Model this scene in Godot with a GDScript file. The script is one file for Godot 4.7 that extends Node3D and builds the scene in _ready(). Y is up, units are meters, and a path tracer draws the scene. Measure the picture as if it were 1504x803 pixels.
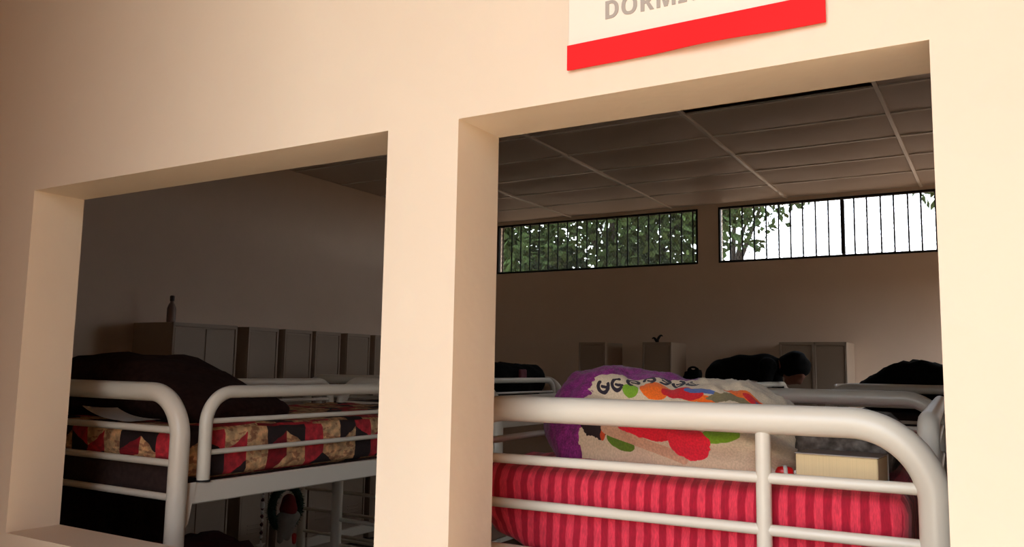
extends Node3D

# ---------------------------------------------------------------- camera frame
const CAM := Vector3(0.0, 1.60, 1.30)
const CAM_R := Vector3(0.85931522, 0.0168263, -0.51116947)
const CAM_U := Vector3(0.04370106, 0.9933878, 0.10616444)
const CAM_F := Vector3(-0.50957587, 0.11356737, -0.85289793)

# front wall, metres
const TH := 0.151
const XA := -2.383
const XB := -1.082
const XC := -0.905
const XD := -0.076
const HEAD := 2.085
const SILL := 1.127
# room
const CEIL := 3.357
const ZB := -7.147
const XL := -5.53
const XR := 0.75
const ZF := -0.151
const GR := 4.1   # height of the gallery roof

var rng := RandomNumberGenerator.new()
var taken := {}

# ================================================================ geometry kit
class Geo:
	var v := PackedVector3Array()
	var uv := PackedVector2Array()
	var col := PackedColorArray()
	var idx := PackedInt32Array()
	func quad(a: Vector3, b: Vector3, c: Vector3, d: Vector3) -> void:
		var s := v.size()
		v.append_array([a, b, c, d])
		uv.append_array([Vector2(0, 0), Vector2(1, 0), Vector2(1, 1), Vector2(0, 1)])
		idx.append_array([s, s + 1, s + 2, s, s + 2, s + 3])
	func tri(a: Vector3, b: Vector3, c: Vector3) -> void:
		var s := v.size()
		v.append_array([a, b, c])
		uv.append_array([Vector2(0, 0), Vector2(1, 0), Vector2(1, 1)])
		idx.append_array([s, s + 1, s + 2])
	# box with chamfered edges
	func box(c: Vector3, s: Vector3, ch: float = 0.0) -> void:
		var h := s * 0.5
		if ch <= 0.0:
			var p := []
			for i in 8:
				p.append(c + Vector3(h.x if i & 1 else -h.x, h.y if i & 2 else -h.y, h.z if i & 4 else -h.z))
			quad(p[4], p[6], p[7], p[5]); quad(p[1], p[3], p[2], p[0])
			quad(p[5], p[7], p[3], p[1]); quad(p[0], p[2], p[6], p[4])
			quad(p[6], p[2], p[3], p[7]); quad(p[0], p[4], p[5], p[1])
			return
		ch = min(ch, min(h.x, min(h.y, h.z)) * 0.95)
		var ax := [Vector3.RIGHT, Vector3.UP, Vector3.BACK]
		var hh := [h.x, h.y, h.z]
		for k in 3:
			var a: int = (k + 1) % 3
			var b: int = (k + 2) % 3
			for sg in [-1.0, 1.0]:
				var n: Vector3 = ax[k] * hh[k] * sg
				var ea: Vector3 = ax[a] * (hh[a] - ch)
				var eb: Vector3 = ax[b] * (hh[b] - ch)
				if sg > 0:
					quad(c + n - ea - eb, c + n - ea + eb, c + n + ea + eb, c + n + ea - eb)
				else:
					quad(c + n - ea - eb, c + n + ea - eb, c + n + ea + eb, c + n - ea + eb)
			# edges along axis k
			for sa in [-1.0, 1.0]:
				for sb in [-1.0, 1.0]:
					var e: Vector3 = ax[k] * (hh[k] - ch)
					var p1: Vector3 = ax[a] * hh[a] * sa + ax[b] * (hh[b] - ch) * sb
					var p2: Vector3 = ax[a] * (hh[a] - ch) * sa + ax[b] * hh[b] * sb
					if sa * sb > 0:
						quad(c + p1 - e, c + p1 + e, c + p2 + e, c + p2 - e)
					else:
						quad(c + p1 - e, c + p2 - e, c + p2 + e, c + p1 + e)
		for sx in [-1.0, 1.0]:
			for sy in [-1.0, 1.0]:
				for sz in [-1.0, 1.0]:
					var q1 := c + Vector3(h.x * sx, (h.y - ch) * sy, (h.z - ch) * sz)
					var q2 := c + Vector3((h.x - ch) * sx, h.y * sy, (h.z - ch) * sz)
					var q3 := c + Vector3((h.x - ch) * sx, (h.y - ch) * sy, h.z * sz)
					if sx * sy * sz > 0:
						tri(q1, q3, q2)
					else:
						tri(q1, q2, q3)
	# rectangle sheet grid from a function (u,v in 0..1)
	func sheet(f: Callable, nu: int, nv: int) -> void:
		var s := v.size()
		for j in nv + 1:
			for i in nu + 1:
				var q := Vector2(float(i) / nu, float(j) / nv)
				v.append(f.call(q.x, q.y)); uv.append(q)
		for j in nv:
			for i in nu:
				var a := s + j * (nu + 1) + i
				idx.append_array([a, a + nu + 1, a + 1, a + 1, a + nu + 1, a + nu + 2])
	# tube swept along points, radius r or per-point radii
	func tube(pts: Array, r: Variant, sides: int = 12, closed: bool = false, twist: float = 0.0) -> void:
		var n := pts.size()
		var s := v.size()
		var t0: Vector3 = (pts[1] - pts[0]).normalized()
		var nor := t0.cross(Vector3.UP)
		if nor.length() < 0.05:
			nor = t0.cross(Vector3.RIGHT)
		nor = nor.normalized()
		var pt := t0
		for i in n:
			var t: Vector3
			if closed:
				t = (pts[(i + 1) % n] - pts[(i + n - 1) % n]).normalized()
			else:
				t = (pts[min(i + 1, n - 1)] - pts[max(i - 1, 0)]).normalized()
			var axis := pt.cross(t)
			if axis.length() > 1e-6:
				nor = nor.rotated(axis.normalized(), pt.angle_to(t))
			pt = t
			var bi := t.cross(nor)
			var rr: float = r[i] if r is Array else r
			for k in sides:
				var a := TAU * k / sides + twist * i
				v.append(pts[i] + (nor * cos(a) + bi * sin(a)) * rr)
				uv.append(Vector2(float(k) / sides, float(i) / n))
		var last := n if closed else n - 1
		for i in last:
			for k in sides:
				var a := s + i * sides + k
				var b := s + i * sides + (k + 1) % sides
				var c := s + ((i + 1) % n) * sides + k
				var d := s + ((i + 1) % n) * sides + (k + 1) % sides
				idx.append_array([a, b, c, b, d, c])
		if not closed:
			for e in [0, n - 1]:
				var cs := v.size()
				v.append(pts[e]); uv.append(Vector2(0.5, 0.5))
				for k in sides:
					v.append(v[s + e * sides + k]); uv.append(Vector2(0.5, 0.5))
				for k in sides:
					if e == 0:
						idx.append_array([cs, cs + 1 + (k + 1) % sides, cs + 1 + k])
					else:
						idx.append_array([cs, cs + 1 + k, cs + 1 + (k + 1) % sides])
	# rounded box made of six grids; f(p, face) bends each point, uf(p, face) gives the uv
	func rbox(h: Vector3, r: float, n: Vector3i, f: Callable, uf: Callable) -> void:
		var ax := [Vector3.RIGHT, Vector3.UP, Vector3.BACK]
		var hh := [h.x, h.y, h.z]
		var nn := [n.x, n.y, n.z]
		var inner := Vector3(max(h.x - r, 0), max(h.y - r, 0), max(h.z - r, 0))
		for k in 3:
			var a: int = (k + 1) % 3
			var b: int = (k + 2) % 3
			for sg in [-1.0, 1.0]:
				var s := v.size()
				for j in nn[b] + 1:
					for i in nn[a] + 1:
						var p: Vector3 = ax[k] * hh[k] * sg + ax[a] * hh[a] * (2.0 * i / nn[a] - 1.0) + ax[b] * hh[b] * (2.0 * j / nn[b] - 1.0)
						var q := p.clamp(-inner, inner)
						var dd := p - q
						var pos := q + dd.normalized() * r if dd.length() > 1e-6 else p
						v.append(f.call(pos, k * 2 + (1 if sg > 0 else 0)))
						uv.append(uf.call(pos, k * 2 + (1 if sg > 0 else 0)))
				for j in nn[b]:
					for i in nn[a]:
						var o: int = s + j * (nn[a] + 1) + i
						var w: int = nn[a] + 1
						if sg > 0:
							idx.append_array([o, o + w, o + 1, o + 1, o + w, o + w + 1])
						else:
							idx.append_array([o, o + 1, o + w, o + 1, o + w + 1, o + w])
	# lathe a profile of (radius, height)
	func lathe(prof: Array, c: Vector3, sides: int = 20) -> void:
		var s := v.size()
		for i in prof.size():
			for k in sides + 1:
				var a := TAU * k / sides
				v.append(c + Vector3(cos(a) * prof[i].x, prof[i].y, sin(a) * prof[i].x))
				uv.append(Vector2(float(k) / sides, float(i) / prof.size()))
		for i in prof.size() - 1:
			for k in sides:
				var a := s + i * (sides + 1) + k
				idx.append_array([a, a + sides + 1, a + 1, a + 1, a + sides + 1, a + sides + 2])
	# mesh: normals smoothed across equal positions when smooth
	func mesh(smooth: bool = false) -> ArrayMesh:
		var nrm := PackedVector3Array()
		nrm.resize(v.size())
		var acc := {}
		for t in range(0, idx.size(), 3):
			var a := v[idx[t]]
			var b := v[idx[t + 1]]
			var c := v[idx[t + 2]]
			var fn := (c - a).cross(b - a)
			for q in 3:
				nrm[idx[t + q]] += fn
				if smooth:
					var key := Vector3i((v[idx[t + q]] * 20000.0).round())
					acc[key] = acc.get(key, Vector3.ZERO) + fn
		for i in v.size():
			var q := nrm[i]
			if smooth:
				q = acc.get(Vector3i((v[i] * 20000.0).round()), q)
			nrm[i] = q.normalized() if q.length() > 1e-14 else Vector3.UP
		var arr := []
		arr.resize(Mesh.ARRAY_MAX)
		arr[Mesh.ARRAY_VERTEX] = v
		arr[Mesh.ARRAY_NORMAL] = nrm
		arr[Mesh.ARRAY_TEX_UV] = uv
		if col.size() == v.size():
			arr[Mesh.ARRAY_COLOR] = col
		arr[Mesh.ARRAY_INDEX] = idx
		var m := ArrayMesh.new()
		m.add_surface_from_arrays(Mesh.PRIMITIVE_TRIANGLES, arr)
		return m

# ================================================================ object kit
func numbered(called: String) -> String:
	var n: int = taken.get(called, -1) + 1
	taken[called] = n
	return called if n == 0 else "%s_%03d" % [called, n]

func obj(called: String, m: Mesh, mt: Material, parent: Node = null) -> MeshInstance3D:
	var o := MeshInstance3D.new()
	o.mesh = m
	o.material_override = mt
	if parent == null:
		o.name = numbered(called)
		add_child(o)
	else:
		o.name = called
		parent.add_child(o, true)
	return o

func tag(o: Node, label: String, category: String, group: String = "") -> Node:
	o.set_meta("label", label)
	o.set_meta("category", category)
	if group != "":
		o.set_meta("group", group)
	return o

func thing(called: String, label: String, category: String, at: Vector3 = Vector3.ZERO, turn: float = 0.0, group: String = "") -> Node3D:
	var o := Node3D.new()
	o.name = numbered(called)
	add_child(o)
	o.position = at
	o.rotation.y = turn
	tag(o, label, category, group)
	return o

func struct(called: String, m: Mesh, mt: Material, parent: Node = null) -> MeshInstance3D:
	var o := obj(called, m, mt, parent)
	if parent == null:
		o.set_meta("kind", "structure")
	return o

func struct_root(called: String) -> Node3D:
	var o := Node3D.new()
	o.name = called
	add_child(o)
	o.set_meta("kind", "structure")
	return o

func dup(root: Node3D, at: Vector3, turn: float, label: String) -> Node3D:
	var r := root.duplicate()
	var base := String(root.name)
	r.name = numbered(base)
	add_child(r)
	r.position = at
	r.rotation.y = turn
	r.set_meta("label", label)
	return r

func boxm(c: Vector3, s: Vector3, ch: float = 0.0) -> ArrayMesh:
	var g := Geo.new()
	g.box(c, s, ch)
	return g.mesh()

func boxes(list: Array) -> ArrayMesh:
	var g := Geo.new()
	for b in list:
		g.box((b[0] + b[1]) * 0.5, (b[1] - b[0]).abs())
	return g.mesh()

func tubem(pts: Array, r: Variant, sides: int = 12, closed: bool = false, twist: float = 0.0) -> ArrayMesh:
	var g := Geo.new()
	g.tube(pts, r, sides, closed, twist)
	return g.mesh(twist == 0.0)

# ================================================================ materials
func lin(r: float, g: float, b: float) -> Color:
	return Color(r, g, b).linear_to_srgb()

func mat(c: Color, rough: float = 0.8, metal: float = 0.0) -> StandardMaterial3D:
	var m := StandardMaterial3D.new()
	m.albedo_color = c
	m.roughness = rough
	m.metallic = metal
	return m

func noise_tex(freq: float, lo: Color, hi: Color, seed: int, size: int = 512, octaves: int = 4) -> NoiseTexture2D:
	var n := FastNoiseLite.new()
	n.seed = seed
	n.frequency = freq
	n.fractal_octaves = octaves
	var t := NoiseTexture2D.new()
	t.width = size
	t.height = size
	t.seamless = true
	t.noise = n
	var gr := Gradient.new()
	gr.set_color(0, lo)
	gr.set_color(1, hi)
	t.color_ramp = gr
	return t

func bump_tex(freq: float, strength: float, seed: int, octaves: int = 4) -> NoiseTexture2D:
	var n := FastNoiseLite.new()
	n.seed = seed
	n.frequency = freq
	n.fractal_octaves = octaves
	var t := NoiseTexture2D.new()
	t.width = 512
	t.height = 512
	t.seamless = true
	t.noise = n
	t.as_normal_map = true
	t.bump_strength = strength
	return t

# a painted wall: the colour with faint mottling, roller texture as relief
func paint(c: Color, rough: float, seed: int, bump: float = 0.12) -> StandardMaterial3D:
	var m := mat(Color.WHITE, rough)
	m.albedo_texture = noise_tex(0.008, c.darkened(0.015), c.lightened(0.015), seed)
	m.uv1_triplanar = true
	m.uv1_world_triplanar = true
	m.uv1_scale = Vector3(0.6, 0.6, 0.6)
	m.normal_enabled = true
	m.normal_texture = bump_tex(0.05, 2.0, seed + 5)
	m.normal_scale = bump
	return m

func cloth(c: Color, seed: int, spread: float = 0.08) -> StandardMaterial3D:
	var m := mat(Color.WHITE, 0.92)
	m.albedo_texture = noise_tex(0.03, c.darkened(spread), c.lightened(spread), seed, 256)
	m.uv1_triplanar = true
	m.uv1_scale = Vector3(4, 4, 4)
	return m

func img_mat(im: Image, rough: float = 0.9) -> StandardMaterial3D:
	im.generate_mipmaps()
	var m := mat(Color.WHITE, rough)
	m.albedo_texture = ImageTexture.create_from_image(im)
	return m

var M := {}

func make_materials() -> void:
	M.wall_out = paint(Color(0.92, 0.845, 0.75), 0.55, 11)
	M.wall_in = paint(Color(0.92, 0.83, 0.745), 0.6, 21)
	M.floor_in = paint(Color(0.30, 0.22, 0.18), 0.5, 31)
	M.gallery = paint(Color(0.60, 0.42, 0.25), 0.8, 41)
	M.gallery_floor = paint(Color(0.86, 0.77, 0.64), 0.8, 45)
	M.ground = paint(Color(0.74, 0.66, 0.55), 0.95, 51)
	M.grass = paint(Color(0.38, 0.29, 0.20), 0.95, 57)
	M.tile = paint(Color(0.80, 0.735, 0.68), 0.5, 61, 0.05)
	M.tee = mat(Color(0.92, 0.89, 0.85), 0.22)
	M.enamel = mat(Color(0.90, 0.865, 0.80), 0.32)
	M.black = mat(Color(0.04, 0.035, 0.035), 0.6)
	M.iron = mat(Color(0.10, 0.085, 0.075), 0.6, 0.3)
	M.mesh_wire = mat(Color(0.20, 0.18, 0.165), 0.6, 0.2)
	M.glass = mat(Color(0.9, 0.95, 0.95, 0.08), 0.02)
	M.glass.transparency = BaseMaterial3D.TRANSPARENCY_ALPHA
	M.locker = mat(Color(0.69, 0.61, 0.53), 0.45)
	M.locker_door = mat(Color(0.66, 0.58, 0.50), 0.45)
	M.steel = mat(Color(0.7, 0.7, 0.68), 0.3, 0.9)
	M.sign_white = mat(Color(0.955, 0.905, 0.84), 0.5)
	M.sign_red = mat(Color(0.97, 0.16, 0.175), 0.7)
	M.sign_red.metallic_specular = 0.2
	M.sign_grey = mat(Color(0.68, 0.64, 0.60), 0.6)
	M.brown_cloth = cloth(Color(0.16, 0.078, 0.06), 71)
	M.brown_cloth.metallic_specular = 0.25
	M.brown_mattress = cloth(Color(0.19, 0.105, 0.085), 73)
	M.black_cloth = cloth(Color(0.022, 0.018, 0.018), 75)
	M.black_cloth.metallic_specular = 0.2
	M.maroon = cloth(Color(0.30, 0.05, 0.06), 77)
	M.mattress = cloth(Color(0.55, 0.5, 0.46), 79)
	M.grey_fur = cloth(Color(0.25, 0.18, 0.12), 81, 0.5)
	M.paper = mat(Color(0.86, 0.82, 0.78), 0.8)
	M.skin = mat(Color(0.48, 0.29, 0.21), 0.6)
	M.hair = mat(Color(0.018, 0.013, 0.012), 0.75)
	M.hair.metallic_specular = 0.25
	M.bark = cloth(Color(0.20, 0.15, 0.11), 83, 0.2)

# ================================================================ pictures
func stripes_image() -> Image:
	# sculpted fleece: light and dark red stripes across, short-pile mottling
	var im := Image.create(512, 512, true, Image.FORMAT_RGB8)
	var n := FastNoiseLite.new()
	n.seed = 5
	n.frequency = 0.02
	var n2 := FastNoiseLite.new()
	n2.seed = 6
	n2.frequency = 0.09
	for y in 512:
		for x in 512:
			var s := fposmod(x / 128.0 + 0.035 * n.get_noise_2d(x * 0.5, y * 1.2), 1.0)
			var t := smoothstep(0.0, 0.09, s) * (1.0 - smoothstep(0.52, 0.61, s))
			var c := Color(0.66, 0.055, 0.17).lerp(Color(0.86, 0.22, 0.30), t)
			var k := 1.0 + 0.13 * n2.get_noise_2d(x, y * 0.6) + 0.1 * n.get_noise_2d(x + 900, y)
			im.set_pixel(x, y, Color(c.r * k, c.g * k, c.b * k))
	return im

func patch_image() -> Image:
	# printed quilt: slanted patches in columns: red, cream, tan and near-black
	var im := Image.create(768, 768, true, Image.FORMAT_RGB8)
	var n := FastNoiseLite.new()
	n.seed = 15
	n.frequency = 0.011
	var r := RandomNumberGenerator.new()
	r.seed = 99
	var pal := [Color(0.74, 0.17, 0.21), Color(0.80, 0.62, 0.44), Color(0.15, 0.085, 0.09), Color(0.62, 0.42, 0.28), Color(0.55, 0.06, 0.11), Color(0.82, 0.66, 0.48)]
	var cells := []
	for i in 64:
		cells.append(r.randi() % pal.size())
	var order := [0, 1, 2, 5, 0, 2, 4, 1]
	for y in 768:
		for x in 768:
			var cx := x / 96.0
			var col := int(floorf(cx)) % 8
			var fx := cx - floorf(cx)
			var slant := fx if col % 2 == 0 else 1.0 - fx
			var cy := y / 96.0 + slant * 0.62 + 0.12 * n.get_noise_2d(x * 0.7, y * 0.7)
			var row := int(floorf(cy)) % 8
			var fy := cy - floorf(cy)
			var k: int = order[(col * 3 + row * 5 + (cells[col * 8 + row] % 2)) % 8]
			var c: Color = pal[k]
			if k == 1 or k == 3 or k == 5:
				if n.get_noise_2d(x * 1.6, y * 3.0) > 0.2:
					c = c.lerp(Color(0.48, 0.24, 0.16), 0.45)
			var q := 1.0 + 0.35 * n.get_noise_2d(x * 2.0, y * 2.0)
			im.set_pixel(x, y, Color(c.r * q, c.g * q, c.b * q))
	return im

func blob(im: Image, c: Vector2, rad: Vector2, ang: float, colr: Color, n: FastNoiseLite, rag: float = 0.15) -> void:
	var w := im.get_width()
	var h := im.get_height()
	var m: float = max(rad.x, rad.y) * 1.3
	for y in range(max(0, int((c.y - m) * h)), min(h, int((c.y + m) * h))):
		for x in range(max(0, int((c.x - m) * w)), min(w, int((c.x + m) * w))):
			var d := (Vector2(float(x) / w, float(y) / h) - c).rotated(-ang)
			var e := Vector2(d.x / rad.x, d.y / rad.y).length()
			if e + rag * n.get_noise_2d(x, y) < 1.0:
				var k := 1.0 + 0.12 * n.get_noise_2d(x * 4.0, y * 4.0)
				im.set_pixel(x, y, Color(colr.r * k, colr.g * k, colr.b * k))

func heap_image() -> Image:
	# fleece print: purple border, cream field, loose leaf and petal shapes, dark scrolls
	var im := Image.create(1024, 1024, true, Image.FORMAT_RGB8)
	var n := FastNoiseLite.new()
	n.seed = 33
	n.frequency = 0.025
	var f := FastNoiseLite.new()
	f.seed = 34
	f.frequency = 0.12
	for y in 1024:
		for x in 1024:
			var u := x / 1024.0
			var w := 1.0 - y / 1024.0
			var edge := 0.255 + 0.02 * n.get_noise_2d(x * 0.6, y * 0.6) + 0.34 * smoothstep(0.30, 0.43, w)
			var k := 1.0 + 0.10 * f.get_noise_2d(x, y)
			var c := Color(0.83, 0.74, 0.62)
			if u < edge:
				c = Color(0.52, 0.15, 0.44)
				k = 1.0 + 0.35 * f.get_noise_2d(x, y) + 0.25 * n.get_noise_2d(x, y)
			im.set_pixel(x, y, Color(c.r * k, c.g * k, c.b * k))
	var V := func(u: float, w: float) -> Vector2: return Vector2(u, 1.0 - w)
	var green := Color(0.47, 0.62, 0.14)
	blob(im, V.call(0.405, 0.268), Vector2(0.032, 0.028), 0.6, green, n, 0.06)
	blob(im, V.call(0.495, 0.290), Vector2(0.060, 0.050), 0.0, Color(0.96, 0.42, 0.08), n, 0.05)
	blob(im, V.call(0.64, 0.262), Vector2(0.10, 0.018), 0.06, Color(0.94, 0.40, 0.08), n, 0.05)
	blob(im, V.call(0.595, 0.285), Vector2(0.080, 0.036), 0.12, Color(0.82, 0.08, 0.12), n, 0.05)
	blob(im, V.call(0.655, 0.300), Vector2(0.060, 0.014), 0.10, Color(0.33, 0.40, 0.60), n, 0.05)
	blob(im, V.call(0.76, 0.285), Vector2(0.075, 0.030), -0.25, Color(0.50, 0.44, 0.30), n, 0.35)
	blob(im, V.call(0.80, 0.325), Vector2(0.075, 0.026), 0.25, Color(0.95, 0.42, 0.10), n, 0.05)
	blob(im, V.call(0.87, 0.295), Vector2(0.085, 0.022), 0.42, Color(0.78, 0.08, 0.12), n, 0.05)
	blob(im, V.call(0.89, 0.290), Vector2(0.060, 0.010), 0.42, Color(0.28, 0.30, 0.48), n, 0.05)
	# lower front
	blob(im, V.call(0.355, 0.112), Vector2(0.042, 0.028), 0.3, green, n, 0.06)
	blob(im, V.call(0.415, 0.050), Vector2(0.055, 0.022), 0.2, Color(0.36, 0.48, 0.12), n, 0.06)
	blob(im, V.call(0.765, 0.110), Vector2(0.060, 0.032), -0.3, green, n, 0.06)
	blob(im, V.call(0.305, 0.082), Vector2(0.060, 0.030), 0.3, Color(0.15, 0.085, 0.085), n, 0.35)
	blob(im, V.call(0.345, 0.062), Vector2(0.010, 0.016), 0.3, Color(0.82, 0.30, 0.12), n, 0.3)
	for a in 40:
		var t := a / 39.0
		blob(im, V.call(0.37 + 0.27 * t, 0.085 - 0.06 * t), Vector2(0.030 - 0.012 * t, 0.020 - 0.006 * t), 0.0, Color(0.80, 0.62, 0.50), n, 0.05)
	blob(im, V.call(0.53, 0.112), Vector2(0.130, 0.042), 0.05, Color(0.86, 0.11, 0.19), n, 0.10)
	blob(im, V.call(0.665, 0.074), Vector2(0.075, 0.052), 0.2, Color(0.90, 0.13, 0.22), n, 0.10)
	# dark scroll strokes along the border
	for q in 7:
		var t := q / 6.0
		var c0: Vector2 = V.call(0.30 + 0.31 * t, 0.268 + 0.105 * smoothstep(0.0, 0.7, t))
		for a in 60:
			var ang := -0.6 + 4.4 * a / 59.0 + q * 1.1
			var p := c0 + Vector2(cos(ang) * 0.019, sin(ang) * 0.022)
			blob(im, p, Vector2(0.0062, 0.0062), 0.0, Color(0.17, 0.13, 0.17), n, 0.1)
		for a in 14:
			blob(im, c0 + Vector2(-0.004 + 0.0018 * a, 0.002), Vector2(0.0055, 0.0055), 0.0, Color(0.17, 0.13, 0.17), n, 0.1)
	for q in 4:
		for a in 22:
			blob(im, V.call(0.225 + q * 0.022 + a * 0.0003, 0.185 - a * 0.0018), Vector2(0.0055, 0.005), 0.0, Color(0.72, 0.64, 0.55), n, 0.1)
	return im

func book_image() -> Image:
	# page edges: thin cream lines
	var im := Image.create(128, 256, true, Image.FORMAT_RGB8)
	var r := RandomNumberGenerator.new()
	r.seed = 4
	for y in 256:
		var k := 0.97 + 0.04 * r.randf()
		for x in 128:
			var q := k + 0.015 * r.randf()
			im.set_pixel(x, y, Color(0.86 * q, 0.76 * q, 0.58 * q))
	return im

# ================================================================ figures: field of tapered capsules -> surface nets
func cap_d(p: Vector3, c: Array) -> float:
	var a: Vector3 = c[0]
	var b: Vector3 = c[1]
	var ab := b - a
	var l := ab.length_squared()
	var t: float = clampf((p - a).dot(ab) / l, 0, 1) if l > 1e-9 else 0.0
	return p.distance_to(a + ab * t) - lerpf(c[2], c[3], t)

func nets(caps: Array, cell: float, k: float, g: Geo) -> void:
	var lo := Vector3(1e9, 1e9, 1e9)
	var hi := -lo
	for c in caps:
		var m: float = max(c[2], c[3]) + cell * 2.0
		for e in [c[0], c[1]]:
			lo = lo.min(e - Vector3(m, m, m))
			hi = hi.max(e + Vector3(m, m, m))
	var n := Vector3i(((hi - lo) / cell).ceil()) + Vector3i.ONE
	var fld := PackedFloat32Array()
	fld.resize(n.x * n.y * n.z)
	fld.fill(1.0)
	for c in caps:
		var m: float = max(c[2], c[3]) + cell * 3.0 + k
		var a0 := Vector3i(((c[0].min(c[1]) - Vector3(m, m, m) - lo) / cell).floor()).clamp(Vector3i.ZERO, n - Vector3i.ONE)
		var a1 := Vector3i(((c[0].max(c[1]) + Vector3(m, m, m) - lo) / cell).ceil()).clamp(Vector3i.ZERO, n - Vector3i.ONE)
		for z in range(a0.z, a1.z + 1):
			for y in range(a0.y, a1.y + 1):
				for x in range(a0.x, a1.x + 1):
					var i := x + n.x * (y + n.y * z)
					var d := cap_d(lo + Vector3(x, y, z) * cell, c)
					var o := fld[i]
					var h: float = max(k - absf(o - d), 0.0) / k
					fld[i] = min(o, d) - h * h * k * 0.25
	var vid := {}
	var st := g.v.size()
	var off := [Vector3i(0, 0, 0), Vector3i(1, 0, 0), Vector3i(0, 1, 0), Vector3i(1, 1, 0), Vector3i(0, 0, 1), Vector3i(1, 0, 1), Vector3i(0, 1, 1), Vector3i(1, 1, 1)]
	var edges := [[0, 1], [2, 3], [4, 5], [6, 7], [0, 2], [1, 3], [4, 6], [5, 7], [0, 4], [1, 5], [2, 6], [3, 7]]
	var cnt := 0
	for z in n.z - 1:
		for y in n.y - 1:
			for x in n.x - 1:
				var base := x + n.x * (y + n.y * z)
				var vals := [fld[base], fld[base + 1], fld[base + n.x], fld[base + n.x + 1], fld[base + n.x * n.y], fld[base + n.x * n.y + 1], fld[base + n.x * n.y + n.x], fld[base + n.x * n.y + n.x + 1]]
				var inside := 0
				for q in vals:
					if q < 0:
						inside += 1
				if inside == 0 or inside == 8:
					continue
				var sum := Vector3.ZERO
				var m := 0
				for e in edges:
					var va: float = vals[e[0]]
					var vb: float = vals[e[1]]
					if (va < 0) != (vb < 0):
						sum += Vector3(off[e[0]]).lerp(Vector3(off[e[1]]), va / (va - vb))
						m += 1
				vid[base] = st + cnt
				cnt += 1
				g.v.append(lo + (Vector3(x, y, z) + sum / m) * cell)
				g.uv.append(Vector2.ZERO)
	var dx := 1
	var dy := n.x
	var dz := n.x * n.y
	for base in vid:
		var trio := [[dx, dy, dz], [dy, dz, dx], [dz, dx, dy]]
		for t in trio:
			# edge from base along t[0]; cells around it
			var f0: float = fld[base]
			var f1: float = fld[base + t[0]]
			if (f0 < 0) == (f1 < 0):
				continue
			var b: int = base - t[1]
			var c: int = base - t[1] - t[2]
			var d: int = base - t[2]
			if vid.has(b) and vid.has(c) and vid.has(d):
				var q := [vid[base], vid[b], vid[c], vid[d]]
				if f0 < 0:
					g.idx.append_array([q[0], q[2], q[1], q[0], q[3], q[2]])
				else:
					g.idx.append_array([q[0], q[1], q[2], q[0], q[2], q[3]])

func netm(caps: Array, cell: float, k: float) -> ArrayMesh:
	var g := Geo.new()
	nets(caps, cell, k, g)
	return g.mesh()

# ================================================================ bunk bed
func arch(x0: float, x1: float, top: float, bottom0: float, bottom1: float, rad: float, axis: int, off: float) -> Array:
	var p := []
	var put := func(a: float, y: float) -> void:
		p.append(Vector3(a, y, off) if axis == 0 else Vector3(off, y, a))
	var s := signf(x1 - x0)
	put.call(x0, bottom0)
	put.call(x0, lerpf(bottom0, top - rad, 0.5))
	for i in 17:
		var a := PI * 0.5 * i / 16.0
		put.call(x0 + s * rad * (1.0 - cos(a)), top - rad * (1.0 - sin(a)))
	put.call((x0 + x1) * 0.5, top)
	for i in 17:
		var a := PI * 0.5 * i / 16.0
		put.call(x1 - s * rad * (1.0 - sin(a)), top - rad * (1.0 - cos(a)))
	put.call(x1, lerpf(bottom1, top - rad, 0.5))
	put.call(x1, bottom1)
	return p

const BL := 1.88   # bed length
const BW := 0.525  # half width

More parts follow.
